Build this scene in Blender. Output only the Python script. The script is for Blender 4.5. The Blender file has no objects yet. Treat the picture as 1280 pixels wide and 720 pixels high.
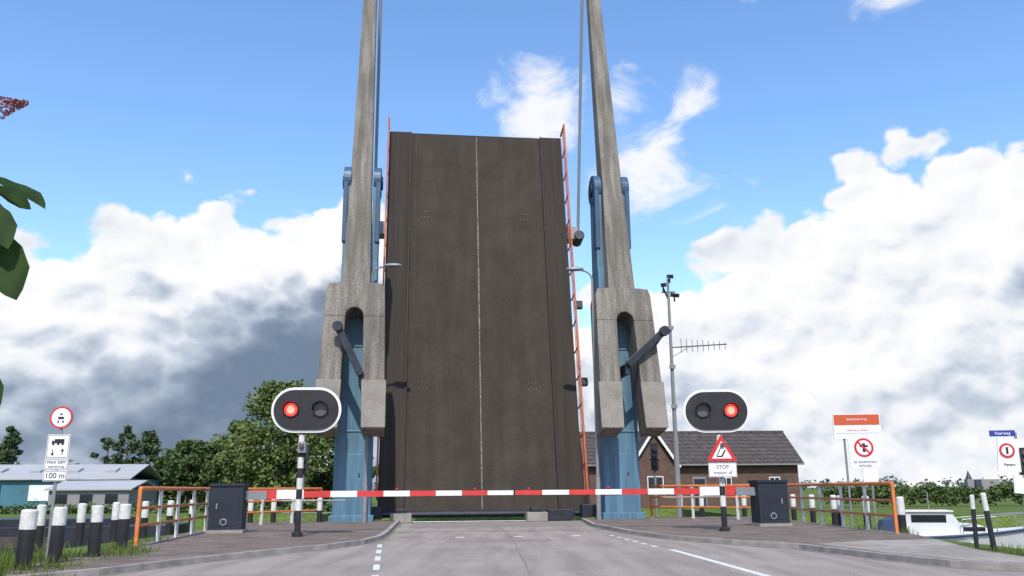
import bpy, math, random
from mathutils import Vector, Matrix, Euler
random.seed(7)
R=math.radians
scene=bpy.context.scene
col=scene.collection

# ------------------------------------------------------------------ helpers
def mat(name, color, rough=0.7, metal=0.0, var=0.15, scale=3.0, bump=0.0, bscale=40.0, stretch=(1,1,1), color2=None, detail=5, emit=None, estr=0, spec=None):
    m=bpy.data.materials.new(name); m.use_nodes=True
    nt=m.node_tree; b=nt.nodes["Principled BSDF"]
    b.inputs["Roughness"].default_value=rough; b.inputs["Metallic"].default_value=metal
    if spec is not None: b.inputs["Specular IOR Level"].default_value=spec
    tc=nt.nodes.new("ShaderNodeTexCoord"); mp=nt.nodes.new("ShaderNodeMapping")
    mp.inputs["Scale"].default_value=stretch
    nt.links.new(tc.outputs["Object"],mp.inputs["Vector"])
    n=nt.nodes.new("ShaderNodeTexNoise"); n.inputs["Scale"].default_value=scale; n.inputs["Detail"].default_value=detail; n.inputs["Roughness"].default_value=0.65
    nt.links.new(mp.outputs[0],n.inputs["Vector"])
    r=nt.nodes.new("ShaderNodeValToRGB")
    c=Vector(color)
    c2=Vector(color2) if color2 else c*(1+var)
    c1=c if color2 else c*(1-var)
    r.color_ramp.elements[0].position=0.32; r.color_ramp.elements[1].position=0.68
    r.color_ramp.elements[0].color=(*c1,1); r.color_ramp.elements[1].color=(*c2,1)
    nt.links.new(n.outputs["Fac"],r.inputs["Fac"]); nt.links.new(r.outputs[0],b.inputs["Base Color"])
    if bump>0:
        n2=nt.nodes.new("ShaderNodeTexNoise"); n2.inputs["Scale"].default_value=bscale; n2.inputs["Detail"].default_value=3
        nt.links.new(tc.outputs["Object"],n2.inputs["Vector"])
        bp=nt.nodes.new("ShaderNodeBump"); bp.inputs["Strength"].default_value=bump; bp.inputs["Distance"].default_value=0.02
        nt.links.new(n2.outputs["Fac"],bp.inputs["Height"]); nt.links.new(bp.outputs[0],b.inputs["Normal"])
    if emit:
        b.inputs["Emission Color"].default_value=(*emit,1); b.inputs["Emission Strength"].default_value=estr
    return m

class MB:
    def __init__(s): s.v=[];s.f=[];s.mi=[];s.mats=[]
    def m(s,mt):
        if mt not in s.mats: s.mats.append(mt)
        return s.mats.index(mt)
    def add(s,vs,fs,mt,M=None):
        o=len(s.v); k=s.m(mt)
        for p in vs:
            p=Vector(p)
            if M: p=M@p
            s.v.append(p[:])
        for f in fs: s.f.append(tuple(i+o for i in f)); s.mi.append(k)
    def box(s,c,d,mt,rot=(0,0,0),M=None):
        hx,hy,hz=d[0]/2,d[1]/2,d[2]/2
        T=Matrix.Translation(c)
        if any(rot): T=T@Euler(rot).to_matrix().to_4x4()
        if M: T=M@T
        vs=[(x*hx,y*hy,z*hz) for z in(-1,1) for y in(-1,1) for x in(-1,1)]
        s.add(vs,[(0,2,3,1),(4,5,7,6),(0,1,5,4),(2,6,7,3),(0,4,6,2),(1,3,7,5)],mt,T)
    def cyl(s,p1,p2,r1,mt,r2=None,n=12,cap=True):
        p1=Vector(p1);p2=Vector(p2); r2=r1 if r2 is None else r2
        z=(p2-p1).normalized(); q=z.to_track_quat('Z','Y').to_matrix()
        a=[];b=[]
        for i in range(n):
            t=2*math.pi*i/n; e=q@Vector((math.cos(t),math.sin(t),0)); a.append(p1+e*r1); b.append(p2+e*r2)
        fs=[(i,(i+1)%n,n+(i+1)%n,n+i) for i in range(n)]
        if cap: fs+=[tuple(range(n-1,-1,-1)),tuple(range(n,2*n))]
        s.add(a+b,fs,mt)
    def path(s,pts,r,mt,n=8):
        for a,b in zip(pts[:-1],pts[1:]): s.cyl(a,b,r,mt,n=n)
    def prism(s,poly,y0,y1,mt,M=None):
        n=len(poly)
        vs=[(p[0],y0,p[1]) for p in poly]+[(p[0],y1,p[1]) for p in poly]
        fs=[tuple(range(n)),tuple(range(2*n-1,n-1,-1))]+[(i,n+i,n+(i+1)%n,(i+1)%n) for i in range(n)]
        s.add(vs,fs,mt,M)
    def slab(s,poly,z0,z1,mt,top=True):
        n=len(poly)
        vs=[(p[0],p[1],z0) for p in poly]+[(p[0],p[1],z1) for p in poly]
        fs=[tuple(range(n,2*n))]+[(i,(i+1)%n,n+(i+1)%n,n+i) for i in range(n)]
        s.add(vs,fs,mt)
    def obj(s,name,parent=None,bevel=0,smooth=False,recalc=True):
        me=bpy.data.meshes.new(name); me.from_pydata(s.v,[],s.f)
        for mt in s.mats: me.materials.append(mt)
        me.polygons.foreach_set("material_index",s.mi)
        if recalc:
            import bmesh
            bm=bmesh.new(); bm.from_mesh(me); bmesh.ops.recalc_face_normals(bm,faces=bm.faces); bm.to_mesh(me); bm.free()
        me.update()
        o=bpy.data.objects.new(name,me); col.objects.link(o)
        if parent: o.parent=parent
        if bevel:
            b=o.modifiers.new("bevel","BEVEL"); b.width=bevel; b.segments=2; b.limit_method='ANGLE'; b.angle_limit=R(50)
        if smooth:
            for p in me.polygons: p.use_smooth=True
            try: me.set_sharp_from_angle(angle=R(40))
            except Exception: pass
        return o
def empty(name,loc=(0,0,0),rz=0,parent=None,rx=0):
    e=bpy.data.objects.new(name,None); col.objects.link(e); e.location=loc; e.rotation_euler=(rx,0,rz)
    e.empty_display_size=0.2
    if parent: e.parent=parent
    return e
def text(body,loc,size,mt,parent,rz=0,name="lettering",align='CENTER'):
    c=bpy.data.curves.new(name,'FONT'); c.body=body; c.size=size; c.align_x=align; c.align_y='CENTER'; c.extrude=0.002
    o=bpy.data.objects.new(name,c); col.objects.link(o); c.materials.append(mt)
    o.location=loc; o.rotation_euler=(R(90),0,rz); o.parent=parent
    return o

# ------------------------------------------------------------------ materials
def add_speckle(m,scale,lo,hi,amount,stretch=None):
    nt=m.node_tree; b=nt.nodes["Principled BSDF"]; link=b.inputs["Base Color"].links[0]; src=link.from_socket
    tc=[n for n in nt.nodes if n.type=='TEX_COORD'][0]
    n=nt.nodes.new("ShaderNodeTexNoise"); n.inputs["Scale"].default_value=scale; n.inputs["Detail"].default_value=3
    if stretch:
        mp=nt.nodes.new("ShaderNodeMapping"); mp.inputs["Scale"].default_value=stretch
        nt.links.new(tc.outputs["Object"],mp.inputs["Vector"]); nt.links.new(mp.outputs[0],n.inputs["Vector"])
    else: nt.links.new(tc.outputs["Object"],n.inputs["Vector"])
    mr=nt.nodes.new("ShaderNodeMapRange"); mr.inputs[1].default_value=lo; mr.inputs[2].default_value=hi; mr.inputs[3].default_value=1-amount; mr.inputs[4].default_value=1+amount*0.5
    nt.links.new(n.outputs["Fac"],mr.inputs[0])
    mx=nt.nodes.new("ShaderNodeVectorMath"); mx.operation='MULTIPLY'
    nt.links.new(src,mx.inputs[0]); nt.links.new(mr.outputs[0],mx.inputs[1]); nt.links.new(mx.outputs[0],b.inputs["Base Color"])
def add_brick(m,scale,w,h,mortar_mul=0.6,msize=0.02,vertical=False):
    nt=m.node_tree; b=nt.nodes["Principled BSDF"]; src=b.inputs["Base Color"].links[0].from_socket
    tc=[n for n in nt.nodes if n.type=='TEX_COORD'][0]
    br=nt.nodes.new("ShaderNodeTexBrick"); br.inputs["Scale"].default_value=scale
    br.inputs["Brick Width"].default_value=w; br.inputs["Row Height"].default_value=h; br.inputs["Mortar Size"].default_value=msize
    br.inputs["Color1"].default_value=(1,1,1,1); br.inputs["Color2"].default_value=(0.78,0.78,0.78,1); br.inputs["Mortar"].default_value=(mortar_mul,)*3+(1,)
    if vertical:
        sp=nt.nodes.new("ShaderNodeSeparateXYZ"); cb=nt.nodes.new("ShaderNodeCombineXYZ"); ad=nt.nodes.new("ShaderNodeMath"); ad.operation='ADD'
        nt.links.new(tc.outputs["Object"],sp.inputs[0]); nt.links.new(sp.outputs[0],ad.inputs[0]); nt.links.new(sp.outputs[1],ad.inputs[1])
        nt.links.new(ad.outputs[0],cb.inputs[0]); nt.links.new(sp.outputs[2],cb.inputs[1]); nt.links.new(cb.outputs[0],br.inputs["Vector"])
    else: nt.links.new(tc.outputs["Object"],br.inputs["Vector"])
    mx=nt.nodes.new("ShaderNodeVectorMath"); mx.operation='MULTIPLY'
    nt.links.new(src,mx.inputs[0]); nt.links.new(br.outputs[0],mx.inputs[1]); nt.links.new(mx.outputs[0],b.inputs["Base Color"])
M_asph=mat("asphalt_road",(0.315,0.272,0.238),0.95,var=0.10,scale=0.5,bump=0.4,bscale=60,spec=.15)
add_speckle(M_asph,25,0.35,0.65,0.24); add_speckle(M_asph,1.2,0.35,0.6,0.16,(1.6,.16,1))
M_pave=mat("paving_blocks",(0.20,0.158,0.130),0.9,var=0.25,scale=0.9,bump=0.3,bscale=30,spec=.2); add_brick(M_pave,1,0.6,0.3,0.6,0.02)
M_slab=mat("concrete_slabs",(0.34,0.305,0.26),0.9,var=0.15,scale=1.5,spec=.2); add_brick(M_slab,1,1.2,1.2,0.6,0.02)
M_kerb=mat("kerb_concrete",(0.32,0.29,0.26),0.9,var=0.3,scale=2,bump=0.2)
M_dirt=mat("gutter_dirt",(0.15,0.125,0.10),0.95,scale=4,color2=(0.26,0.22,0.19))
M_white=mat("white_road_paint",(0.50,0.49,0.45),0.8,scale=9,color2=(0.78,0.77,0.74))
M_wpaint=mat("white_paint",(0.78,0.78,0.76),0.5,var=0.05,scale=4)
M_wpost=mat("white_post_paint",(0.62,0.62,0.58),0.6,var=0.18,scale=6)
M_black=mat("black_paint",(0.018,0.018,0.02),0.5,var=0.3)
M_darkst=mat("dark_steel",(0.03,0.035,0.045),0.45,metal=0.3,var=0.3)
M_conc=mat("weathered_concrete",(0.155,0.138,0.115),0.95,scale=0.55,bump=0.5,bscale=14,color2=(0.27,0.247,0.212),stretch=(1,1,0.45),detail=7)
add_speckle(M_conc,22,0.36,0.62,0.26); add_speckle(M_conc,2.2,0.42,0.62,0.28,(1.5,1.5,.12))
M_conc2=mat("rough_abutment_concrete",(0.22,0.21,0.19),0.95,scale=1.5,bump=0.5,color2=(0.33,0.31,0.28))
M_concl=mat("concrete_weight_block",(0.20,0.182,0.152),0.95,scale=1.2,bump=0.4,bscale=14,color2=(0.30,0.275,0.235)); add_speckle(M_concl,22,0.36,0.62,0.26)
M_blue=mat("blue_steel_paint",(0.090,0.19,0.275),0.5,var=0.15,scale=1.2,stretch=(3,3,0.4)); add_speckle(M_blue,1.6,0.4,0.6,0.18,(2,2,.15))
M_blued=mat("blue_steel_dark",(0.035,0.085,0.15),0.45,var=0.15,scale=1.2)
M_deck=mat("deck_wearing_course",(0.053,0.044,0.036),0.95,scale=0.5,bump=0.4,bscale=30,color2=(0.069,0.058,0.048),stretch=(2.5,2.5,0.3),spec=.15); add_speckle(M_deck,9,0.35,0.65,0.12); add_speckle(M_deck,.8,0.35,0.65,0.12)
M_deck2=mat("deck_walkway",(0.042,0.035,0.030),0.92,scale=0.6,color2=(0.062,0.052,0.044),stretch=(4,4,0.2),spec=.15)
M_faint=mat("worn_line",(0.27,0.255,0.235),0.9,scale=5,color2=(0.085,0.073,0.062))
M_dots=mat("worn_dots",(0.13,0.118,0.105),0.9,scale=5,color2=(0.07,0.06,0.052))
M_edgeshade=mat("deck_edge_steel_and_shade",(0.022,0.019,0.018),0.7,var=0.4)
M_orange=mat("orange_paint",(0.62,0.19,0.05),0.5,var=0.2,scale=4)
M_orange_d=mat("orange_red_paint",(0.55,0.14,0.05),0.55,var=0.2,scale=3)
M_red=mat("red_paint",(0.58,0.045,0.04),0.45,var=0.12)
M_signred=mat("sign_red",(0.60,0.025,0.03),0.4,var=0.04)
M_signw=mat("sign_white",(0.78,0.78,0.78),0.4,var=0.02)
M_galv=mat("galvanised_steel",(0.30,0.31,0.32),0.45,metal=0.5,var=0.15)
M_grey=mat("grey_paint",(0.22,0.23,0.24),0.5,var=0.1)
M_cab=mat("cabinet_paint",(0.026,0.033,0.046),0.55,var=0.2,scale=1.5,spec=.25)
M_lampoff=mat("dark_lens",(0.10,0.09,0.09),0.2,var=0.1)
M_lampon=mat("red_lens_lit",(0.6,0.02,0.02),0.3,var=0.0,emit=(1,0.03,0.02),estr=2.2)
M_lampcore=mat("red_lens_core",(0.6,0.05,0.03),0.3,var=0.0,emit=(1,0.12,0.08),estr=5)
M_brick=mat("house_brick",(0.12,0.072,0.055),0.9,var=0.2,scale=2); add_brick(M_brick,1,0.44,0.14,1.25,0.012,True)
M_roof=mat("roof_tiles",(0.098,0.083,0.077),0.85,var=0.3,scale=2.5,spec=.2); add_brick(M_roof,1,0.5,0.32,0.5,0.05,True)
M_win=mat("window_glass",(0.02,0.025,0.03),0.08,var=0.1)
M_teal=mat("shed_cladding",(0.055,0.17,0.22),0.6,var=0.15,scale=0.5)
M_shedroof=mat("shed_roof",(0.38,0.38,0.38),0.7,var=0.12,scale=0.3,stretch=(1,6,1))
M_bark=mat("bark",(0.09,0.07,0.05),0.95,var=0.3,scale=6,bump=0.6)
M_strblue=mat("street_name_blue",(0.03,0.05,0.30),0.4,var=0.05)
M_boat=mat("boat_gelcoat",(0.66,0.67,0.66),0.3,var=0.06)
M_boatd=mat("boat_canvas",(0.03,0.06,0.13),0.7,var=0.1)
M_stone=mat("grey_stone",(0.25,0.24,0.24),0.9)

def leafmat(name,c1,c2,tl=0,sc=.7):
    m=mat(name,c1,0.65,scale=sc,color2=c2,detail=3)
    nt=m.node_tree; b=nt.nodes["Principled BSDF"]
    b.inputs["Specular IOR Level"].default_value=0.2
    if tl>0:
        tr=nt.nodes.new("ShaderNodeBsdfTranslucent"); ms=nt.nodes.new("ShaderNodeMixShader"); ms.inputs[0].default_value=tl
        src=b.inputs["Base Color"].links[0].from_socket; nt.links.new(src,tr.inputs["Color"])
        out=nt.nodes["Material Output"]
        nt.links.new(b.outputs[0],ms.inputs[1]); nt.links.new(tr.outputs[0],ms.inputs[2]); nt.links.new(ms.outputs[0],out.inputs[0])
    return m
M_leafA=leafmat("foliage_dark",(0.055,0.095,0.03),(0.11,0.155,0.05))
M_leafB=leafmat("foliage_light",(0.085,0.125,0.035),(0.155,0.20,0.06))
M_leafC=leafmat("foliage_blue_green",(0.055,0.09,0.045),(0.10,0.14,0.065))
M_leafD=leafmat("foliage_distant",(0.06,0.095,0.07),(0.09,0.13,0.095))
M_chest=leafmat("chestnut_leaf",(0.020,0.048,0.010),(0.04,0.09,0.018),.35,9)
M_bloss=mat("blossom",(0.25,0.06,0.07),0.7,color2=(0.40,0.18,0.17),scale=60)
M_grassblade=leafmat("grass_blades",(0.08,0.125,0.025),(0.16,0.21,0.05),.25)
M_grass=mat("grass",(0.075,0.12,0.025),0.95,scale=0.35,color2=(0.14,0.19,0.045),bump=0.8,bscale=8,detail=7,spec=.1); add_speckle(M_grass,6,0.35,0.65,0.35)

# ------------------------------------------------------------------ terrain
def ypos(x,y):
    return y+0.122*max(-13,min(13,x))
xs=[-3000,-1200,-500,-200,-100,-60,-40,-28,-20,-16,-13.6,-12.75,-12.65,-9,-6,-3,0,3,6,9,12.65,12.75,13.6,16,20,28,40,60,100,200,500,1200,3000]
ys=[-600,-150,-40,-10,0,6,10,14,18,19.5,20.5,22,23,26,30,31,34,38,43.2,43.3,46,50,58,60,64.5,66,70,80,100,140,220,400,800,1600,3500]
def gh(x,y):
    if abs(x)<=12.66: bed= 43.3<=y<=64.5
    elif x<0: bed= 23<=y<=58
    else: bed= 20.5<=y<=43.4
    return -2.2 if bed else -0.03
g=MB(); nx=len(xs)
vs=[(x,ypos(x,y),gh(x,y)) for y in ys for x in xs]
fs=[(j*nx+i,j*nx+i+1,(j+1)*nx+i+1,(j+1)*nx+i) for j in range(len(ys)-1) for i in range(nx-1)]
g.add(vs,fs,M_grass); g.obj("ground",recalc=False)

wm=bpy.data.materials.new("canal_water"); wm.use_nodes=True
wn_=wm.node_tree; b=wn_.nodes["Principled BSDF"]; b.inputs["Base Color"].default_value=(0.075,0.08,0.045,1); b.inputs["Roughness"].default_value=0.22
b.inputs["IOR"].default_value=1.33; b.inputs["Specular IOR Level"].default_value=0.18
tc=wn_.nodes.new("ShaderNodeTexCoord"); nn=wn_.nodes.new("ShaderNodeTexNoise"); nn.inputs["Scale"].default_value=1.8; nn.inputs["Detail"].default_value=4
bp=wn_.nodes.new("ShaderNodeBump"); bp.inputs["Strength"].default_value=1.0; bp.inputs["Distance"].default_value=0.25
wn_.links.new(tc.outputs["Object"],nn.inputs["Vector"]); wn_.links.new(nn.outputs[0],bp.inputs["Height"]); wn_.links.new(bp.outputs[0],b.inputs["Normal"])
w=MB(); w.add([(-2500,18,-1.0),(2500,18,-1.0),(2500,70,-1.0),(-2500,70,-1.0)],[(0,1,2,3)],wm); w.obj("water",recalc=False)

KL=[(-5.4,43.0-0.6),(-5.0,37.9),(-4.35,31),(-4.15,28),(-4.3,25.8),(-4.8,24.0),(-5.9,21.8),(-7.0,19.0),(-7.7,16.8),(-8.6,15.2),(-11,13.2),(-16,12.2),(-60,11.5)]
KR=[(3.3,43.5),(3.2,36.5),(3.9,30.5),(4.6,27.2),(5.7,24.8),(7.1,22.4),(7.7,19.4),(8.3,17.2),(9.4,15.9),(12,14.8),(20,14.0),(60,13.5)]
rd=MB()
poly=KL+[(-60,-8),(60,-8)]+KR[::-1]
rd.slab([(p[0],p[1]) for p in poly],-0.02,0.0,M_asph); rd.obj("road")
far=MB(); far.slab([(-5.6,66),(4.6,67),(1,130),(-6,130)],-0.025,0.002,M_asph); far.obj("road.001")
pvl=MB(); pvl.slab(KL[:10]+[(-9.6,17.3),(-10.3,23.5),(-12.1,36),(-12.4,41.8)],-0.02,0.115,M_pave); pvl.obj("pavement")
pvr=MB(); pvr.slab(KR[:9]+[(10.2,17.0),(10.4,20),(11.9,26.5),(12.1,38),(12.4,44.6)],-0.02,0.115,M_pave); pvr.obj("pavement.001")
sl=MB(); sl.slab([(7.6,22.6),(8.0,19.6),(8.6,17.5),(9.5,16.4),(10.1,17.2),(10.3,20),(11.3,24),(9.5,23.8)],0.10,0.119,M_slab); sl.obj("pavement.002")
def kerb(pts,side,name):
    k=MB()
    for a,b_ in zip(pts[:-1],pts[1:]):
        a=Vector((*a,0)); b_=Vector((*b_,0)); L=(b_-a).length; n=max(1,int(L/1.0)); d=(b_-a).normalized()
        nrm=Vector((-d.y,d.x,0))*side*0.07
        for i in range(n):
            c=a+d*(L*(i+0.5)/n)+nrm
            k.box((c.x,c.y,0.045),(L/n-0.012,0.16,0.16+random.uniform(-.004,.004)),M_kerb,rot=(0,0,math.atan2(d.y,d.x)))
            wd=random.uniform(.08,.2)
            k.box((c.x-nrm.x*(1.1+wd/.14),c.y-nrm.y*(1.1+wd/.14),0.002+random.uniform(0,.002)),(L/n,wd,.006),M_dirt,rot=(0,0,math.atan2(d.y,d.x)+random.uniform(-.03,.03)))
    k.obj(name)
kerb(KL[:12],-1,"kerb"); kerb(KR[:11],1,"kerb.001")
mk=MB()
def strip(p,q,wd,z=0.004,mt=None,b=None):
    b=b or mk
    p=Vector((*p,0));q=Vector((*q,0)); d=(q-p).normalized(); n=Vector((-d.y,d.x,0))*wd/2
    b.add([(p-n)+Vector((0,0,z)),(q-n)+Vector((0,0,z)),(q+n)+Vector((0,0,z)),(p+n)+Vector((0,0,z))],[(0,1,2,3)],mt or M_white)
dr=Vector((-0.14,0.99))
p0=Vector((-2.35,15.2))
for i in range(5):
    a=p0+dr*(i*2.3); b_=a+dr*1.25; strip(a[:],b_[:],0.13)
strip((4.4,15.6),(3.95,22.6),0.17)
for i in range(6): strip((3.75-0.1*i,23.6+1.1*i),(3.7-0.1*i,24.2+1.1*i),0.12)
for i in range(3):
    x=-1.9+i*1.9; strip((x,29.3+0.12*x),(x+0.3,29.3+0.12*(x+0.3)),0.4)
mk.obj("road_marking",recalc=False)
pt=MB(); M_patch=mat("asphalt_patch",(0.25,0.215,0.19),0.95,var=0.15,scale=3,bump=0.3,spec=.15); M_tar=mat("tar_seam",(0.22,0.19,0.17),0.8,var=.2)
pt.add([(-4.3,36.5,0.004),(3.0,37.3,0.004),(2.9,41.8,0.004),(-4.6,41.0,0.004)],[(0,1,2,3)],M_patch)  # darker band across the full road width before the leaf
pt.add([(-2.0,26.3,0.004),(1.2,26.6,0.004),(1.1,28.0,0.004),(-2.1,27.8,0.004)],[(0,1,2,3)],M_patch)
def seam(pts):
    for a,c in zip(pts[:-1],pts[1:]): strip(a,c,random.uniform(.015,.03),.0075,M_tar,pt)
seam([(.3,15.1),(.27,17.2),(.22,19.4),(.12,22.0),(.05,25.0),(-.1,29.0),(-.3,32.0),(-.5,36.4)])
pt.obj("road_patch",recalc=False)

# ------------------------------------------------------------------ bridge
YAW=R(7); BO=(-1.2,42.1,0); TILT=R(-11)
bridge=empty("drawbridge",BO,YAW)
leaf=empty("leaf",(-0.12,1.9,0),parent=bridge,rx=TILT)
lf=MB(); z0,z1=0.5,22.6; H=z1-z0; zc=(z0+z1)/2
lf.box((0,0.30,zc),(7.70,0.34,H),M_deck)
for sx in(-1,1):
    lf.box((sx*4.48,0.18,zc),(1.16,0.5,H-0.01),M_deck2)
    lf.box((sx*3.87,0.08,zc),(0.07,0.45,H),M_edgeshade)  # near-black edge strip, its colour stands in for the step's shadow line
    lf.box((sx*4.62,-0.075,zc),(0.05,0.02,H-.3),M_edgeshade)
    lf.box((sx*5.10,0.45,zc),(0.07,1.0,H+0.02),M_edgeshade)
    lf.box((sx*4.1,1.0,zc),(0.45,1.2,H-0.4),M_blue)
for i in range(12): lf.box((0,0.9,z0+0.8+i*1.9),(7.4,0.8,0.25),M_blue)
lf.box((0,0.35,z1+0.03),(10.2,0.46,0.06),M_edgeshade)
lf.obj("deck",leaf,bevel=0.01)
ln=MB()
z=z0+0.1
while z<z1-0.1:
    l=random.uniform(0.8,2.4); l=min(l,z1-0.05-z)
    ln.box((0.02+random.uniform(-.004,.004),0.126,z+l/2),(random.uniform(.045,.075),0.01,l*0.985),M_faint); z+=l
for px,pz in((-3.0,17.2),(2.7,17.2),(-3.0,7.0),(2.8,7.0)):
    for dx in(-.2,0,.2):
        for dz in(-.18,.18): ln.box((px+dx,0.126,pz+dz),(0.07,0.01,0.07),M_dots)
ln.box((0,0.1275,4.9),(7.6,0.006,0.03),M_edgeshade)
for sx in(-3.55,3.6): ln.box((sx,0.1275,zc),(.035,0.006,H-.2),M_edgeshade)
ln.obj("deck_markings",leaf)
rl=MB()
for sx in(-1,1):
    x=sx*5.17
    for off,r in((-1.05,.045),(-0.7,.022),(-0.4,.022)):
        rl.cyl((x,off,z0+0.6),(x,off,z1+0.35),r,M_orange_d,n=8)
    zz=z0+0.6
    while zz<z1+.3:
        rl.box((x,-0.5,zz),(0.06,1.15,0.06),M_orange_d); zz+=1.55
    rl.cyl((x,0.2,z1+.33),(x,-1.05,z1+.33),.045,M_orange_d,n=8)
    for zz in(7.0,11.4): rl.box((x+sx*.25,-.6,zz),(0.4,0.3,0.4),M_darkst)
rl.obj("railings",leaf)
br=MB()
for sx in(-1,1):
    br.box((sx*5.5,0.35,16.2),(0.65,0.7,0.8),M_grey)
    br.cyl((sx*5.85,-.15,16.0),(sx*5.85,.85,16.0),.30,M_darkst,n=16)
br.obj("lifting_brackets",leaf,bevel=.03)

for k,sx in enumerate((-1,1)):
    p=MB(); x=sx*6.35
    p.box((x,0,6.2),(1.72,1.5,12.2),M_blue)
    p.box((x,0,0.25),(2.0,1.8,0.3),M_blue)
    for s2 in(-1,1):
        p.box((x+s2*0.70,0.05,14.5),(0.32,1.3,4.5),M_blue)
        p.cyl((x+s2*0.54,0.05,16.7),(x+s2*0.92,0.05,16.7),0.78,M_blued,n=28)
        p.box((x+s2*0.80,-.45,15.0),(0.22,.5,3.2),M_blued)
        p.cyl((x+s2*0.92,0.05,16.7),(x+s2*1.0,0.05,16.7),0.35,M_darkst,n=20)
    p.box((x,-.76,2.2),(0.8,0.04,1.9),M_blue)
    p.box((x+.3,-.79,2.2),(0.06,0.05,.2),M_darkst)
    p.box((x,-.77,4.2),(1.72,0.05,.08),M_blue); p.box((x,-.77,8.2),(1.72,0.05,.08),M_blue)
    p.obj("tower_column",bridge,bevel=0.03)
    arm=empty("balance_arm",(sx*6.42,0,16.7),parent=bridge,rx=TILT)
    a=MB()
    secs=[(-6.15,0.66,0.62),(-3.0,0.60,0.58),(0,0.52,0.55),(7,0.42,0.42),(14.6,0.32,0.30)]
    vs=[];fs=[]
    for (zz,hw,hd) in secs: vs+= [(-hw,-hd,zz),(hw,-hd,zz),(hw,hd,zz),(-hw,hd,zz)]
    for i in range(len(secs)-1):
        o=i*4
        for j in range(4): fs.append((o+j,o+(j+1)%4,o+4+(j+1)%4,o+4+j))
    fs+=[(3,2,1,0),tuple(range(len(vs)-4,len(vs)))]
    a.add(vs,fs,M_conc)
    W=1.36;WB=1.50; gw=0.42
    gap_top=-7.15
    arch=[(gw*math.cos(t),gap_top-0.45+0.45*math.sin(t)) for t in [math.pi*i/8 for i in range(9)]]
    for s2 in(-1,1):
        half=[p_ for p_ in arch if p_[0]*1>=-1e-6]
        outer=[(W+(WB-W)*0.25,gap_top-0.45),(W,-6.3),(W*0.93,-5.95),(0.85,-5.9),(0.0,-5.9)]
        poly=[(s2*q[0],q[1]) for q in ([(gw,gap_top-.45)]+outer)]+[(s2*q[0],q[1]) for q in half[::-1]][:-1]
        a.prism(poly,-0.75,0.62,M_conc)
        leg=[(gw,gap_top-.45),(W+(WB-W)*.25,gap_top-.45),(WB-.03,-10.6),(WB,-12.95),(gw+.12,-12.95),(gw+.06,-10.6)]
        a.prism([(s2*q[0],q[1]) for q in leg],-0.75,0.62,M_conc)
        cap_=[(gw+.02,-10.7),(WB+.05,-10.7),(WB+.06,-12.9),(gw+.09,-12.9)]
        a.prism([(s2*q[0],q[1]) for q in cap_],-0.82,-0.755,M_concl)
    o=a.obj("concrete_beam",arm,bevel=0.04)
    r=MB()
    Bm=Matrix.Translation((-0.12,1.9,0))@Matrix.Rotation(TILT,4,'X')
    Am=Matrix.Translation((sx*6.42,0,16.7))@Matrix.Rotation(TILT,4,'X')
    q1=Bm@Vector((sx*5.85,0.35,16.0)); q2=Am@Vector((-sx*0.55,0.2,13.9))
    r.cyl(q1,q2,0.09,M_grey,n=10)
    r.cyl(Am@Vector((-sx*.2,.2,13.9)),Am@Vector((-sx*.65,.2,13.9)),.16,M_darkst,n=12)
    r.obj("lifting_rod",bridge)
    st=MB()
    if sx<0: A=(-0.75,-2.95,8.75);B=(0.35,-2.75,6.55)
    else: A=(1.75,-2.9,8.75);B=(-0.05,-2.7,7.15)
    A=Vector(A)+Vector((sx*6.35,0,0)); B=Vector(B)+Vector((sx*6.35,0,0))
    d=(B-A); L=d.length; ang=math.atan2(d.z,d.x)
    st.box(((A+B)/2)[:],(L,0.18,0.34),M_darkst,rot=(0,-ang,0))
    st.cyl(A+Vector((0,-.12,0)),A+Vector((0,.12,0)),.24,M_darkst,n=16)
    st.box((B.x,-1.7,B.z-.2),(0.22,2.0,0.5),M_darkst)
    st.cyl(A,(A.x*0.97,-0.8,A.z-.8),0.1,M_darkst)
    st.obj("locking_strut",bridge,bevel=.02)
ab=MB()
ab.box((0,1.0,-1.05),(25.4,0.35,2.05),M_conc2)
for x in(-4.1,2.4):
    ab.box((x,0.75,0.22),(1.0,0.9,0.42),M_conc2)
    ab.box((x,0.9,0.5),(0.5,0.7,0.25),M_darkst)
ab.box((3.6,.8,.3),(1.3,.5,.5),M_darkst); ab.box((-5.6,1.2,.45),(1.2,.7,.6),M_darkst); ab.box((5.3,1.2,.45),(1.2,.7,.6),M_darkst)
ab.box((-.2,.7,.03),(8.6,.12,.05),M_galv)
ab.cyl((-5.2,1.95,0.35),(5.0,1.95,0.35),.16,M_darkst)
ab.box((0,24.2,-1.0),(25.4,.4,2.0),M_conc2)
ab.obj("abutment",bridge,bevel=.02)

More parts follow.
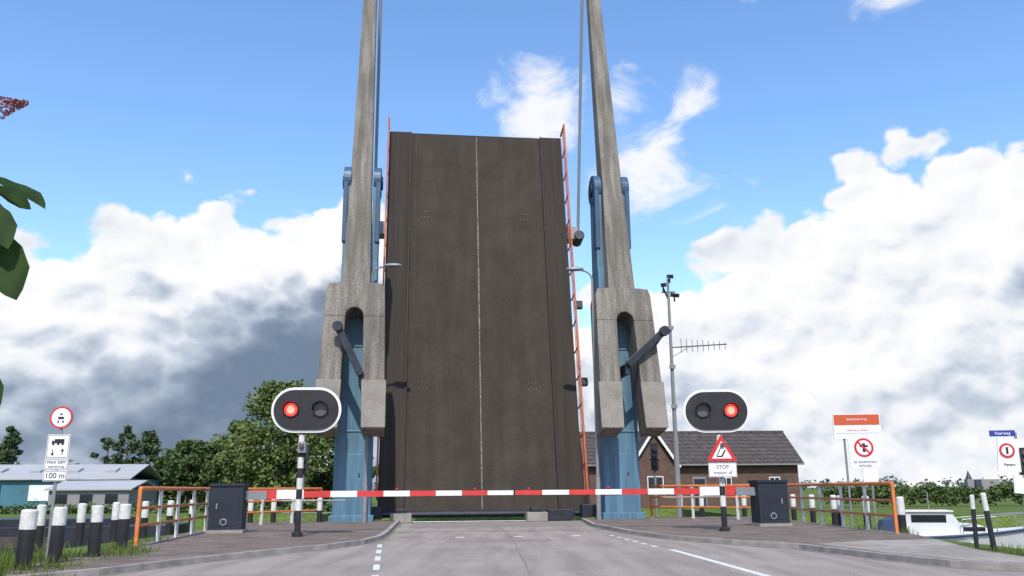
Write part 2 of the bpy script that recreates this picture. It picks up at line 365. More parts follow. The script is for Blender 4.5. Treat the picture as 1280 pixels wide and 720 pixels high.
# ------------------------------------------------------------------ traffic lights
def stadium(w,h,n=12):
    r=h/2; cx=w/2-r; pts=[]
    for i in range(n+1): t=-math.pi/2+math.pi*i/n; pts.append((cx+r*math.cos(t),r*math.sin(t)))
    for i in range(n+1): t=math.pi/2+math.pi*i/n; pts.append((-cx+r*math.cos(t),r*math.sin(t)))
    return pts
def signal(loc,lit,rz,headdx):
    e=empty("traffic_light",loc,rz)
    p=MB(); z=0.1; cols=[M_black,M_black,M_wpost,M_black,M_wpost,M_black,M_wpost,M_black,M_wpost]
    hs=[.55,.15,.35,.3,.35,.3,.35,.3,.4]
    for c,h in zip(cols,hs):
        p.cyl((0,0,z),(0,0,z+h),.095,c,n=16); z+=h
    p.cyl((0,0,z),(0,0,3.3),.06,M_grey,n=14)
    p.cyl((0,0,0),(0,0,0.14),.17,M_black,n=16)
    p.box((0.05,-.1,2.75),(.26,.22,.34),M_grey)
    p.cyl((0.05,-.22,2.8),(0.05,-.3,2.8),.08,M_lampoff,n=12)
    p.obj("pole",e,bevel=.01)
    h=MB(); Hc=3.93
    Mh=Matrix.Translation((headdx,-.12,Hc))
    h.prism(stadium(2.22,1.44,16),-.03,.03,M_wpaint,Mh)
    h.prism(stadium(2.06,1.27,16),-.075,-.033,M_black,Mh)
    for s in(-1,1):
        c=Vector((headdx+s*.47,-.12,Hc)); on=(s==lit)
        h.cyl(c+Vector((0,-.08,0)),c+Vector((0,-.12,0)),.235,M_black,n=28)
        h.cyl(c+Vector((0,-.12,0)),c+Vector((0,-.14,0)),.205,M_lampon if on else M_lampoff,n=28)
        if on: h.cyl(c+Vector((0,-.14,0)),c+Vector((0,-.145,0)),.13,M_lampcore,n=20)
        NN=14; vs=[];fs=[]
        for i in range(NN+1):
            t=R(-10)+R(200)*i/NN
            for yy,rr in((-.12,.245),(-.36,.255)): vs.append((c.x+rr*math.cos(t),c.y+yy+ (0.12 if (i in(0,NN)) and yy<-.2 else 0),c.z+rr*math.sin(t)))
        for i in range(NN): fs.append((2*i,2*i+1,2*i+3,2*i+2))
        h.add(vs,fs,M_black)
    h.box((headdx,.03,Hc-.05),(1.6,.16,.9),M_darkst)
    h.box((headdx*.5,.02,3.3),(.3+abs(headdx),.12,.12),M_grey)
    h.obj("signal_head",e)
    return e
signal((-6.75,27.9,0.1),-1,R(3),0.13)
signal((6.93,29.4,0.1),1,R(-3),-0.07)

# ------------------------------------------------------------------ signs
def disc_sign(b,c,r,rim=0.18):
    c=Vector(c)
    b.cyl(c+Vector((0,-.03,0)),c+Vector((0,-.015,0)),r,M_signred,n=32)
    b.cyl(c+Vector((0,-.033,0)),c+Vector((0,-.0305,0)),r*(1-rim),M_signw,n=32)
    b.cyl(c+Vector((0,-.01,0)),c+Vector((0,.01,0)),r*.99,M_galv,n=32)
def plate(b,c,w,h):
    b.box((c[0],c[1]-.02,c[2]),(w,.02,h),M_signw)
    b.box((c[0],c[1]-.032,c[2]),(w-.03,.002,h-.03),M_signw)
    for s in(-1,1):
        b.box((c[0],c[1]-.0335,c[2]+s*(h/2-.018)),(w-.03,.002,.008),M_black)
        b.box((c[0]+s*(w/2-.018),c[1]-.0335,c[2]),(.008,.002,h-.03),M_black)
ts=empty("warning_sign",(6.93,29.2,0),R(-2))
b_=MB()
def tri(s,zc): return [(-s/2,zc-s*.289),(s/2,zc-s*.289),(0,zc+s*.577)]
b_.prism(tri(1.0,2.66),-.03,0,M_signred)
b_.prism(tri(.66,2.64),-.036,-.031,M_signw)
b_.prism([(-.17,2.50),(.02,2.50),(.14,2.72),(.10,2.74),(-.02,2.54),(-.17,2.54)],-.042,-.037,M_black)
b_.prism([(-.18,2.54),(-.15,2.54),(.02,2.86),(-.01,2.86)],-.042,-.037,M_black)
plate(b_,(0,0,2.08),.92,.46)
b_.cyl((0,.06,1.7),(0,.06,3.0),.035,M_galv)
b_.box((0,.1,2.0),(.12,.16,.05),M_galv); b_.box((0,.1,2.6),(.12,.16,.05),M_galv)
b_.obj("panel",ts)
text("STOP",(0,-.036,2.17),.17,M_black,ts); text("motor af",(0,-.036,1.99),.17,M_black,ts)
s1=empty("traffic_sign",(-9.66,18.6,0),R(4))
b_=MB(); b_.cyl((0,.03,-.1),(0,.03,3.25),.035,M_galv)
disc_sign(b_,(0.0,0,3.07),.235,.16)
for q in((0,3.14,.05,.03),(0,3.06,.12,.05),(-.05,2.98,.03,.05),(.05,2.98,.03,.05)):
    b_.box((q[0],-.036,q[1]),(q[2],.003,q[3]),M_black)
plate(b_,(0,0,2.46),.46,.5)
b_.box((.02,-.036,2.57),(.2,.003,.09),M_black); b_.box((-.11,-.036,2.55),(.05,.003,.06),M_black)
for dx in(-.1,.0,.09): b_.cyl((dx,-.034,2.51),(dx,-.037,2.51),.025,M_black)
for s in(-1,1):
    b_.box((s*.1,-.036,2.34),(.015,.003,.12),M_black); b_.prism([(s*.1-.035,2.32 if s<0 else 2.36),(s*.1+.035,2.32 if s<0 else 2.36),(s*.1,2.26 if s<0 else 2.42)],-.038,-.035,M_black)
plate(b_,(0,0,2.09),.48,.23); plate(b_,(0,0,1.85),.48,.22)
b_.obj("post_and_plates",s1)
text("MAX 50M",(0,-.036,2.13),.09,M_black,s1); text("vanaf de brug",(0,-.036,2.04),.06,M_black,s1); text("100 m",(0,-.036,1.85),.16,M_black,s1)

Yb=31.0
ib=empty("information_board",((1082-642)*Yb/1107,Yb,0),R(-6))
b_=MB()
b_.cyl((-.55,.06,-.1),(-.55,.06,4.0),.04,M_galv); b_.cyl((.25,.06,-.1),(.25,.06,4.0),.04,M_galv)
b_.box((-.1,0,3.60),(1.62,.05,.86),M_signw)
M_obr=mat("board_orange",(0.55,0.095,0.035),.4,var=.05)
b_.box((-.1,-.03,3.83),(1.56,.01,.36),M_obr)
b_.box((-.1,-.03,3.36),(1.5,.005,.008),M_galv)
b_.box((.06,-.02,2.68),(1.02,.04,1.05),M_signw)
c=Vector((.06,-.04,2.85)); b_.cyl(c,c+Vector((0,-.01,0)),.33,M_signred,n=32); b_.cyl(c+Vector((0,-.011,0)),c+Vector((0,-.014,0)),.255,M_signw,n=32)
b_.box((.06,-.056,2.85),(.10,.004,.3),M_black); b_.box((.06,-.056,2.90),(.28,.004,.07),M_black)
b_.box((.06,-.062,2.85),(.58,.004,.06),M_signred,rot=(0,R(45),0))
b_.box((.2,-.01,1.9),(.5,.04,.5),M_signw)
b_.obj("panels",ib)
text("Gemeente brug",(-.1,-.037,3.85),.11,M_signw,ib); text("bediening op afstand",(-.1,-.027,3.46),.09,M_signred,ib)
text("te zwemmen",(.06,-.042,2.36),.15,M_black,ib); text("verboden",(.06,-.042,2.23),.12,M_black,ib)

Ys=20.5
sg=empty("street_sign",((1269-642)*Ys/1107,Ys,0),R(-8))
b_=MB()
b_.cyl((.18,.06,-.6),(.18,.06,2.72),.03,M_grey)
b_.box((-.13,0,2.7),(.56,.02,.14),M_strblue); b_.box((-.13,-.012,2.7),(.53,.003,.115),M_strblue)
b_.box((-.05,-.02,2.2),(.5,.03,.76),M_signw,rot=(0,R(5),0))
c=Vector((-.09,-.04,2.3)); b_.cyl(c,c+Vector((0,-.008,0)),.17,M_signred,n=28); b_.cyl(c+Vector((0,-.009,0)),c+Vector((0,-.012,0)),.12,M_signw,n=28)
b_.box((-.09,-.054,2.3),(.05,.003,.16),M_black)
b_.box((.26,.0,2.05),(.16,.2,.62),M_black)
for i in range(3): b_.cyl((.26,-.1,2.24-.19*i),(.26,-.16,2.24-.19*i),.07,M_lampoff,n=14)
b_.box((.22,-.03,1.52),(.5,.03,.42),M_signw,rot=(0,R(6),0))
b_.obj("post_and_plates",sg)
text("Vaarweg",(-.13,-.016,2.7),.1,M_signw,sg); text("Fietsers",(-.07,-.042,1.98),.08,M_black,sg)

def bandpost(name,x,y,h,r,white_top=.3,base=-.1,tilt=0):
    b=MB(); b.cyl((0,0,base),(0,0,h*(1-white_top)),r,M_black,n=16); b.cyl((0,0,h*(1-white_top)),(0,0,h-.03),r*1.015,M_wpost,n=16); b.cyl((0,0,h-.03),(0,0,h),r*1.015,M_wpost,r2=r*.8,n=16)
    o=b.obj(name); o.location=(x,y,0); o.rotation_euler=(random.uniform(-.02,.02),tilt,0); return o
for (x,y,h,r) in((-9.15,16.8,1.20,.145),(-9.35,18.3,1.22,.13),(-9.35,20.0,1.22,.13),(-9.75,22.3,1.22,.135)):
    bandpost("bollard",x,y,h,r,.3,-.3,random.uniform(-.02,.02))
bandpost("delineator_post",11.0,20.6,1.35,.06,.3,tilt=-.07); bandpost("delineator_post",10.75,20.9,1.3,.05,.25,tilt=.03)
def postrow(pts,h=1.25,r=.12):
    for (x,y) in pts:
        b=MB(); b.cyl((0,0,-2.1),(0,0,h*.55),r,M_black,n=14); b.cyl((0,0,h*.55),(0,0,h),r*1.02,M_wpost,n=14); b.cyl((0,0,h),(0,0,h+.04),r*1.02,M_wpost,r2=r*.7,n=14)
        o=b.obj("bollard"); o.location=(x,y,0)
postrow([(-13.0,24.5+i*2.3) for i in range(6)]+[(-12.0+i*1.05,40.6) for i in range(4)],1.15)
postrow([(12.95,36.0+i*2.6) for i in range(3)]+[(12.3,28.3),(12.35,31.2),(12.4,33.8)]+[(11.4-i*1.05,44.0) for i in range(4)],1.15)

# ------------------------------------------------------------------ railings
def railing(pts,name="railing"):
    b=MB(); base=.1; H=1.5
    for (a,c) in zip(pts[:-1],pts[1:]):
        a=Vector((*a,0)); c=Vector((*c,0)); d=c-a; L=d.length; n=max(1,round(L/2.1))
        for i in range(n+1):
            q=a+d*i/n
            endp=(i in(0,n))
            b.box((q.x,q.y,base+H/2),(.09,.09,H),M_orange if endp else M_wpost,rot=(0,0,math.atan2(d.y,d.x)))
            b.box((q.x,q.y,base+.02),(.22,.22,.03),M_galv)
        for z,r in((H,.06),(H*.66,.042),(H*.36,.042)):
            b.cyl(a+Vector((0,0,base+z)),c+Vector((0,0,base+z)),r,M_orange,n=10)
    return b.obj(name)
railing([(-9.9,23.5),(-11.6,36.2),(-8.9,41.0)])
railing([(11.5,26.9),(11.7,38.2),(6.7,43.2)])

# ------------------------------------------------------------------ barrier gates
def barrier(loc,rz,sx,L):
    e=empty("barrier_gate",loc,rz)
    b=MB()
    b.box((0,0,.84),(1.12,.85,1.5),M_cab); b.box((0,0,1.62),(1.2,.93,.09),M_cab); b.box((0,0,.05),(1.25,.95,.12),M_conc2)
    b.box((0,-.43,.85),(.9,.02,1.2),M_cab); b.box((.3*-sx,-.45,.9),(.05,.03,.18),M_galv)
    b.cyl((-.05,-.435,.38),(-.05,-.45,.38),.12,M_grey,n=20); b.cyl((-.05,-.451,.38),(-.05,-.455,.38),.08,M_cab,n=20)
    b.obj("cabinet",e,bevel=.03)
    b=MB(); z=1.28
    b.box((sx*.85,0,z-.02),(.9,.2,.3),M_grey)
    n=int(L/1.0); x=.7
    seg=(L-.7)/n
    for i in range(n):
        t=i/n; h=.24*(1-t)+.15*t
        if i<2: h=.32
        c=M_red if i%2==0 else M_wpaint
        b.box((sx*(x+seg*(i+.5)),0,z),(seg,.08,h),c)
        if i%3==2:
            b.box((sx*(x+seg*(i+.5)),0,z+h/2+.02),(.07,.09,.04),M_darkst); b.cyl((sx*(x+seg*(i+.5)),-.04,z+h/2+.06),(sx*(x+seg*(i+.5)),.04,z+h/2+.06),.045,M_signred,n=12)
    b.cyl((sx*1.8,0,z-.22),(sx*4.0,0,z-.22),.025,M_galv)
    for q in(1.8,2.9,4.0): b.cyl((sx*q,0,z-.22),(sx*q,0,z),.02,M_galv)
    b.obj("boom",e)
barrier((-9.95,31.0,.11),R(6.5),1,10.0)
barrier((9.55,33.2,.11),R(6.5),-1,9.55)

# ------------------------------------------------------------------ lamps, mast
def lamp(x,y,h,sx,arm):
    e=empty("street_lamp",(x,y,0)); b=MB()
    b.cyl((0,0,0),(0,0,2.0),.11,M_grey,n=14); b.cyl((0,0,2.0),(0,0,h-.5),.08,M_grey,r2=.055,n=14)
    pts=[Vector((0,0,h-.5))]
    for i in range(1,7):
        t=R(90)*i/6; pts.append(Vector((sx*.5*(1-math.cos(t)),0,h-.5+.5*math.sin(t))))
    pts.append(Vector((sx*arm,0,h+.06)))
    b.path(pts,.045,M_grey)
    b.obj("pole",e)
    b=MB()
    secs=[(0,.06,.05),(.15,.14,.09),(.5,.17,.11),(.8,.12,.08),(.88,.03,.03)]
    vs=[];fs=[];NN=12
    for (q,a,c) in secs:
        for i in range(NN):
            t=2*math.pi*i/NN; vs.append((sx*(arm-.05+q),a*math.cos(t),h+.08+c*math.sin(t)))
    for k in range(len(secs)-1):
        for i in range(NN): fs.append((k*NN+i,k*NN+(i+1)%NN,(k+1)*NN+(i+1)%NN,(k+1)*NN+i))
    b.add(vs,fs,M_galv); b.obj("luminaire",e,smooth=True)
lamp(-6.75,40.3,12.0,1,.6)
lamp(3.95,41.3,12.0,-1,.45)

cm=empty("camera_mast",(8.1,43.6,0)); b=MB()
b.cyl((0,0,0),(0,0,4),.14,M_grey,n=14); b.cyl((0,0,4),(0,0,12.1),.11,M_grey,r2=.06,n=14)
for z in(5.5,7.5,9.5): b.box((0,-.12,z),(.3,.1,.2),M_grey)
b.box((0,0,11.4),(.7,.06,.06),M_darkst)
for q,z in((-.25,11.75),(.1,12.2),(.3,11.2)):
    b.box((q,-.15,z),(.2,.5,.2),M_darkst,rot=(R(15),0,R(30*q*3))); b.cyl((q,0,z-.3),(q,0,z),.04,M_darkst)
b.cyl((.0,0,11),(-.25,0,11.6),.05,M_darkst)
b.cyl((0,0,8.5),(2.8,-.2,8.62),.03,M_darkst)
for i in range(9):
    x=.5+i*.28; ww=.36-.02*i; b.cyl((x,-.1,8.56-ww),(x,-.1,8.56+ww),.014,M_darkst,n=6)
b.cyl((0,0,8.0),(.9,-.1,8.5),.02,M_galv)
b.obj("mast_and_cameras",cm)

uc=MB(); uc.box((-10.35,16.2,.55),(.75,.5,1.2),M_grey); uc.box((-10.35,16.2,1.18),(.82,.57,.06),M_grey); uc.box((-10.35,15.94,.6),(.66,.02,.95),M_grey); uc.box((-10.1,15.92,.6),(.03,.03,.15),M_darkst)
uc.obj("utility_cabinet",bevel=.015)
for (x,y) in((-11.0,46.2),(7.3,45.5)):
    vs_=empty("vessel_signal",(x,y,0)); b=MB(); b.cyl((0,0,-2),(0,0,3.0),.06,M_grey); b.box((0,0,3.1),(.35,.3,1.4),M_black)
    for i in range(3): b.cyl((0,-.15,3.5-.4*i),(0,-.3,3.5-.4*i),.12,M_darkst)
    b.obj("pole_and_head",vs_)

# ------------------------------------------------------------------ house
hs=empty("brick_house",(14.6,76,0),R(2))
b=MB(); hw=8.6; dp=4.0; e_=3.6; rz_=6.1
b.box((0,0,e_/2-.02),(2*hw,2*dp,e_),M_brick)
for s in(-1,1):
    M_=Matrix.Translation((s*(hw-.12),0,0))@Matrix.Rotation(R(90),4,'Z')
    b.prism([(-dp,e_-.03),(dp,e_-.03),(0,rz_-.12)],-.115,.115,M_brick,M_)
gx=-3.4
b.box((gx,-dp-.5,e_/2-.02),(3.2,1.0,e_),M_brick)
b.prism([(gx-1.6,e_-.02),(gx+1.6,e_-.02),(gx,5.85)],-dp-1.0,-dp+1.5,M_brick)
b.obj("walls",hs)
b=MB(); ov=.45
sl_=(rz_-e_)/dp
for s in(-1,1):
    y1=s*(dp+ov); z1_=e_-ov*sl_
    vs=[(-hw-.4,y1,z1_),(hw+.4,y1,z1_),(hw+.4,0,rz_),(-hw-.4,0,rz_),(-hw-.4,y1,z1_+.14),(hw+.4,y1,z1_+.14),(hw+.4,0,rz_+.14),(-hw-.4,0,rz_+.14)]
    b.add(vs,[(0,1,2,3),(7,6,5,4),(0,4,5,1),(1,5,6,2),(2,6,7,3),(3,7,4,0)],M_roof)
    b.box((0,s*(dp+ov+.06),z1_+.03),(2*hw+.8,.1,.12),M_grey)
b.cyl((-hw-.4,0,rz_+.13),(hw+.4,0,rz_+.13),.12,M_roof)
pk=6.1; eb=e_-.5; gw2=2.0
for s in(-1,1):
    vs=[(gx+s*gw2,-dp-1.3,eb),(gx+s*gw2,-dp+1.5,eb),(gx,-dp+2.9,pk),(gx,-dp-1.3,pk)]
    vs+=[(v[0],v[1],v[2]+.14) for v in vs]
    b.add(vs,[(0,1,2,3),(7,6,5,4),(0,4,5,1),(1,5,6,2),(2,6,7,3),(3,7,4,0)],M_roof)
    ang=math.atan2(pk-eb,-s*gw2)
    L=math.hypot(pk-eb,gw2)
    b.box((gx+s*gw2/2,-dp-1.33,(pk+eb)/2+.03),(L,.06,.2),M_wpaint,rot=(0,-ang,0))
b.obj("roof",hs)
b=MB()
def win(x,y,z,w,h):
    b.box((x,y-.01,z),(w,.08,h),M_wpaint); b.box((x,y-.055,z),(w-.14,.02,h-.14),M_win); b.box((x,y-.07,z),(.05,.03,h-.1),M_wpaint); b.box((x,y-.06,z-h/2-.06),(w+.2,.2,.08),M_conc2)
win(gx,-dp-1.0,1.9,1.3,1.1); win(gx,-dp-1.0,4.3,.6,.7)
for x in(2.6,6.6): win(x,-dp,1.8,.9,1.1)
win(-7.2,-dp,1.8,.9,1.1)
b.box((.4,-dp-.02,1.2),(1.1,.1,2.4),M_grey); b.box((.4,-dp-.08,1.15),(.9,.04,2.15),M_darkst)
b.obj("windows_and_door",hs)

# sheds left
sh=empty("industrial_shed",(-52,92,0),R(8)); b=MB()
b.box((0,0,1.4),(26,12,2.9),M_teal); b.obj("walls",sh)
b=MB()
for s in(-1,1):
    vs=[(-13.3,s*6.4,2.75),(13.3,s*6.4,2.75),(13.3,0,4.3),(-13.3,0,4.3)]; vs+=[(v[0],v[1],v[2]+.12) for v in vs]
    b.add(vs,[(0,1,2,3),(7,6,5,4),(0,4,5,1),(1,5,6,2),(2,6,7,3),(3,7,4,0)],M_shedroof)
for i in range(7): b.box((-11+i*3.6,-3.2,3.6),(1.0,1.6,.5),M_shedroof,rot=(R(13),0,0))
b.obj("roof",sh)
b=MB()
for i in range(5): b.box((-10+i*5,-6.03,1.5),(2.4,.08,1.5),M_wpaint if i%2 else M_win)
b.obj("doors",sh)
sh=empty("industrial_shed",(-38.7,84,0),R(5)); b=MB()
b.box((0,0,.9),(7,8,1.8),M_stone); b.obj("walls",sh); b=MB()
for s in(-1,1):
    vs=[(-3.8,s*4.3,1.7),(3.8,s*4.3,1.7),(3.8,0,2.5),(-3.8,0,2.5)]; vs+=[(v[0],v[1],v[2]+.12) for v in vs]
    b.add(vs,[(0,1,2,3),(7,6,5,4),(0,4,5,1),(1,5,6,2),(2,6,7,3),(3,7,4,0)],M_shedroof)
b.obj("roof",sh)
b=MB()
for i in range(3): b.box((-2.4+i*2.2,-4.03,.95),(1.1,.08,.8),M_win)
b.obj("windows",sh)

# ------------------------------------------------------------------ trees
def foliage(name,clumps,n_per,leaf,mt,parent,density=1.0):
    v=[];f=[]
    for (c,r) in clumps:
        for i in range(int(n_per*density)):
            d=Vector((random.gauss(0,1),random.gauss(0,1),random.gauss(0,1))).normalized()
            rad=r*(random.random()**0.45)*random.uniform(.85,1.25)
            p=Vector(c)+Vector((d.x*rad,d.y*rad,d.z*rad*.8))
            a=Vector((random.uniform(-1,1),random.uniform(-1,1),random.uniform(-.6,.6))).normalized()
            b2=a.cross(Vector((random.uniform(-1,1),random.uniform(-1,1),random.uniform(-1,1)))).normalized()
            s=leaf*random.uniform(.6,1.3); o=len(v)
            v+=[(p-a*s)[:],(p+b2*s*.5)[:],(p+a*s)[:],(p-b2*s*.5)[:]]; f.append((o,o+1,o+2,o+3))
    me=bpy.data.meshes.new(name); me.from_pydata(v,[],f); me.materials.append(mt); me.update()
    o=bpy.data.objects.new(name,me); col.objects.link(o); o.parent=parent; return o
def tree(x,y,h,w,mt,kind="broadleaf_tree",nclump=38,n_per=120,leaf=.28,conic=False,zlow=.08):
    e=empty(kind,(x,y,-.1)); b=MB()
    b.cyl((0,0,0),(0,0,h*.45),w*.035+.08,M_bark,r2=w*.02+.03,n=10); b.cyl((0,0,h*.45),(0,0,h*.9),w*.02+.03,M_bark,r2=.02,n=8)
    cl=[]
    for i in range(nclump):
        t=zlow+(1-zlow)*random.random()**.85
        prof=(math.sin(math.pi*min(1,(t-zlow)/(1-zlow)*.82+.16))**.55) if not conic else (1-(t-zlow)/(1-zlow))**.75+.06
        a=random.uniform(0,2*math.pi); rr=w/2*prof*random.uniform(.25,.95)
        r=w*random.uniform(.09,.18)*(.6+.4*prof)
        c=(rr*math.cos(a),rr*math.sin(a),min(h*t,h-r*.8)); cl.append((c,r))
        if i%2==0: b.cyl((0,0,max(h*.12,c[2]-h*.15)),c,.05+w*.004,M_bark,r2=.02,n=6,cap=False)
    b.obj("trunk_and_limbs",e)
    foliage("crown",cl,n_per,leaf,mt,e); return e
def XU(u,y): return (u-642)*y/1107
tree(XU(350,92),92,12.9,11.5,M_leafB,nclump=110,n_per=130,leaf=.26)
tree(XU(402,98),98,11.2,8.5,M_leafA,nclump=56,n_per=120,leaf=.27)
tree(XU(303,96),96,9.2,7,M_leafB,nclump=52,n_per=120,leaf=.26)
tree(XU(270,104),104,7.4,6.5,M_leafA,nclump=44,n_per=110,leaf=.27)
tree(XU(183,108),108,9.0,3.8,M_leafC,"poplar_tree",nclump=44,n_per=100,leaf=.25)
tree(XU(154,110),110,9.8,3.6,M_leafC,"poplar_tree",nclump=44,n_per=100,leaf=.25)
tree(XU(130,112),112,8.4,4.2,M_leafC,"poplar_tree",nclump=42,n_per=100,leaf=.25)
tree(XU(208,105),105,6.6,5.5,M_leafA,nclump=40,n_per=110,leaf=.27); tree(XU(237,104),104,7.6,7.0,M_leafA,nclump=54,n_per=110,leaf=.27); tree(XU(255,110),110,7.0,5.5,M_leafC,nclump=40,n_per=110,leaf=.27)
tree(XU(5,110),110,9.8,4.8,M_leafC,"spruce_tree",nclump=60,n_per=100,leaf=.26,conic=True)
tree(XU(-25,118),118,8,6,M_leafA,nclump=30,n_per=80)
tree(XU(80,120),120,5.4,7,M_leafA,nclump=34,n_per=100)
tree(XU(436,99),99,7.5,6,M_leafA,nclump=36,n_per=90)
cl=[]
for i in range(420):
    x=random.uniform(-420,520); r=random.uniform(1.8,4.2); cl.append(((x,random.uniform(420,520),r*random.uniform(.4,1.1)),r))
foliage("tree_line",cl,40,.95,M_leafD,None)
cl=[]
for i in range(150):
    x=random.uniform(-95,-24); r=random.uniform(1.2,2.5); cl.append(((x,random.uniform(112,125),r*random.uniform(.5,1.5)),r))
foliage("tree_line",cl,60,.42,M_leafC,None)
cl=[]
for i in range(240):
    x=24.5+i*.17; cl.append(((x,69+random.uniform(-.4,.4)+.03*(x-24),random.uniform(.4,1.45)),random.uniform(.45,.6)))
foliage("hedge",cl,60,.16,M_leafA,None)
cl=[]
for i in range(160):
    x=-12-i*.4; cl.append(((x,67+random.uniform(-.8,.8),random.uniform(.0,.5)),random.uniform(.3,.7)))
foliage("shrub_row",cl,35,.2,M_leafA,None)
ch=MB(); ch.box((212,400,2.2),(8,14,4.4),M_stone); ch.box((206,400,2.2),(3.0,3.0,4.6),M_stone)
ch.cyl((206,400,4.4),(206,400,8.5),1.5,M_darkst,r2=.05,n=8); ch.obj("church")

# grass tufts
v=[];f=[]
def tuft(x,y,hh,n,z=-.04):
    for i in range(n):
        a=random.uniform(0,6.28); px=x+random.uniform(-.22,.22); py=y+random.uniform(-.22,.22); h=hh*random.uniform(.5,1.2); lx=random.uniform(-.4,.4)*h; ly=random.uniform(-.4,.4)*h; wd=.012
        o=len(v); dx=math.cos(a)*wd; dy=math.sin(a)*wd
        v.extend([(px-dx,py-dy,z),(px+dx,py+dy,z),(px+dx*.6+lx*.5,py+dy*.6+ly*.5,h*.6),(px+lx,py+ly,h)]); f.append((o,o+1,o+2,o+3))
for i in range(330): tuft(random.uniform(-13,-8.6),random.uniform(15.2,21.5),random.uniform(.12,.38),14)
for i in range(70): tuft(-8.3+random.uniform(-.5,.2),16.2+random.uniform(-.9,2.2),.16,12)
for i in range(480): tuft(random.uniform(10.4,18),random.uniform(15.3,20.8),random.uniform(.10,.24),12)
for (x,y) in((-9.2,20.6),(-8.8,20.5),(-10.2,22.8),(-9.8,23.6),(-10.6,26),(11.9,27.5),(12.0,30)): 
    for k in range(5): tuft(x+random.uniform(-.3,.3),y+random.uniform(-.3,.3),.3,14)
me=bpy.data.meshes.new("grass_tufts"); me.from_pydata(v,[],f); me.materials.append(M_grassblade); o=bpy.data.objects.new("grass_tufts",me); col.objects.link(o)

# ------------------------------------------------------------------ boat
bt=empty("motorboat",(15.75,32.4,-1.0),R(-16)); b=MB()
secs=[];NN=9
Lb=5.4
for i in range(13):
    t=i/12; x=-Lb/2+Lb*t; wdt=1.05*(1-max(0,(t-.45)/.55)**2.2)*(.86+.14*min(1,t*4)); wdt=max(wdt,.03)
    sheer=.75+.40*t*t; keel=-.35+.45*max(0,(t-.75)/.25)**2
    ring=[]
    for k in range(NN):
        s=-1+2*k/(NN-1); a=abs(s); zz=keel+(sheer-keel)*(a**2.2); yy=math.copysign(wdt*(a**.55)*(.82+.18*a),s) if a>0 else 0
        ring.append((x+ .35*t*max(0,zz),yy,zz))
    secs.append(ring)
vs=[p for r_ in secs for p in r_]; fs=[]
for i in range(12):
    for k in range(NN-1): fs.append((i*NN+k,i*NN+k+1,(i+1)*NN+k+1,(i+1)*NN+k))
    fs.append((i*NN,(i+1)*NN,(i+1)*NN+NN-1,i*NN+NN-1))
fs.append(tuple(range(NN)))
b.add(vs,fs,M_boat)
for side in(0,NN-1):
    b.path([Vector(r_[side])+Vector((0,0,-.05)) for r_ in secs],.045,M_boatd)
b.obj("hull",bt,smooth=True)
b=MB()
b.prism([(-1.5,.70),(1.6,.84),(.9,1.16),(.25,1.22),(.0,1.6),(-1.5,1.6)],-.68,.68,M_boat)
for s in(-1,1):
    b.box((-.75,s*.69,1.38),(1.15,.02,.26),M_win); b.box((.7,s*.687,1.02),(.7,.015,.15),M_win)
b.box((-.75,0,1.63),(1.65,1.5,.05),M_boat)
b.prism([(-2.5,.76),(-1.51,.76),(-1.51,1.5),(-2.25,1.3)],-.7,.7,M_boatd)
b.obj("cabin",bt,bevel=.02)
b=MB()
for s in(-1,1):
    pts=[Vector((.3,s*.88,1.35)),Vector((1.4,s*.78,1.45)),Vector((2.3,s*.42,1.55)),Vector((2.9,0,1.6))]; b.path(pts,.02,M_galv)
    for p_ in pts[:3]: b.cyl(p_,(p_.x,p_.y,.8),.016,M_galv,n=6)
b.cyl((-.6,0,1.6),(-.6,0,2.3),.02,M_galv)
for q in(-1.5,.5): b.cyl((q,-1.1,.1),(q,-1.1,.6),.10,M_wpaint)
b.obj("rails_and_fenders",bt)
bg=empty("moored_barge",(-24,40,-1.0),R(5)); b=MB()
b.prism([(-9,-.4),(8,-.4),(9,1.1),(-9.4,1.0)],-1.9,1.9,M_darkst); b.box((-5,0,1.6),(5,3,1.2),M_stone); b.box((3,0,1.2),(7,2.8,.4),M_darkst); b.box((-5,0,2.23),(5.3,3.2,.08),M_darkst)
for i in range(4): b.box((-6.8+i*1.2,-1.51,1.7),(.6,.04,.5),M_win)
b.obj("hull_and_wheelhouse",bg,bevel=.03)
jt=MB(); M_wood=mat("jetty_wood",(0.07,0.06,0.05),.9,var=.3,scale=3,stretch=(1,6,1))
for i in range(7):
    jt.cyl((-14.5-i*2.0,27.5+.1*i,-2.2),(-14.5-i*2.0,27.5+.1*i,.45),.16,M_wood,n=10)
jt.box((-20.5,27.3,.05),(13.5,.2,.3),M_wood,rot=(0,0,-.05)); jt.box((-20.5,27.3,-.5),(13.5,.2,.25),M_wood,rot=(0,0,-.05)); jt.obj("mooring_jetty")

# ------------------------------------------------------------------ chestnut tree near camera
ct=empty("chestnut_tree",(-4.3,2.0,0)); b=MB()
O=Vector((4.3,-2.0,0))
b.cyl((0,0,-.1),(0.05,0,3.2),.24,M_bark,r2=.17,n=16); b.cyl((.05,0,3.2),(-.1,.1,6.4),.17,M_bark,r2=.06,n=12)
def limb(pts,r0):
    pts=[Vector(p) for p in pts]
    for i,(a,c) in enumerate(zip(pts[:-1],pts[1:])): b.cyl(a,c,r0*(1-i/len(pts)),M_bark,r2=r0*(1-(i+1)/len(pts))+.004,n=8)
H1=Vector((-1.70,2.6,2.47))+O; H2=Vector((-1.70,2.6,2.72))+O; H3=Vector((-1.66,2.6,1.97))+O
limb([(0,0,2.3),(1.2,.2,2.7),(2.0,.45,2.6),H1],.05)
limb([(1.2,.2,2.7),(2.0,.4,2.85),H2],.03)
limb([(0,0,1.9),(1.2,.3,2.1),H3],.03)
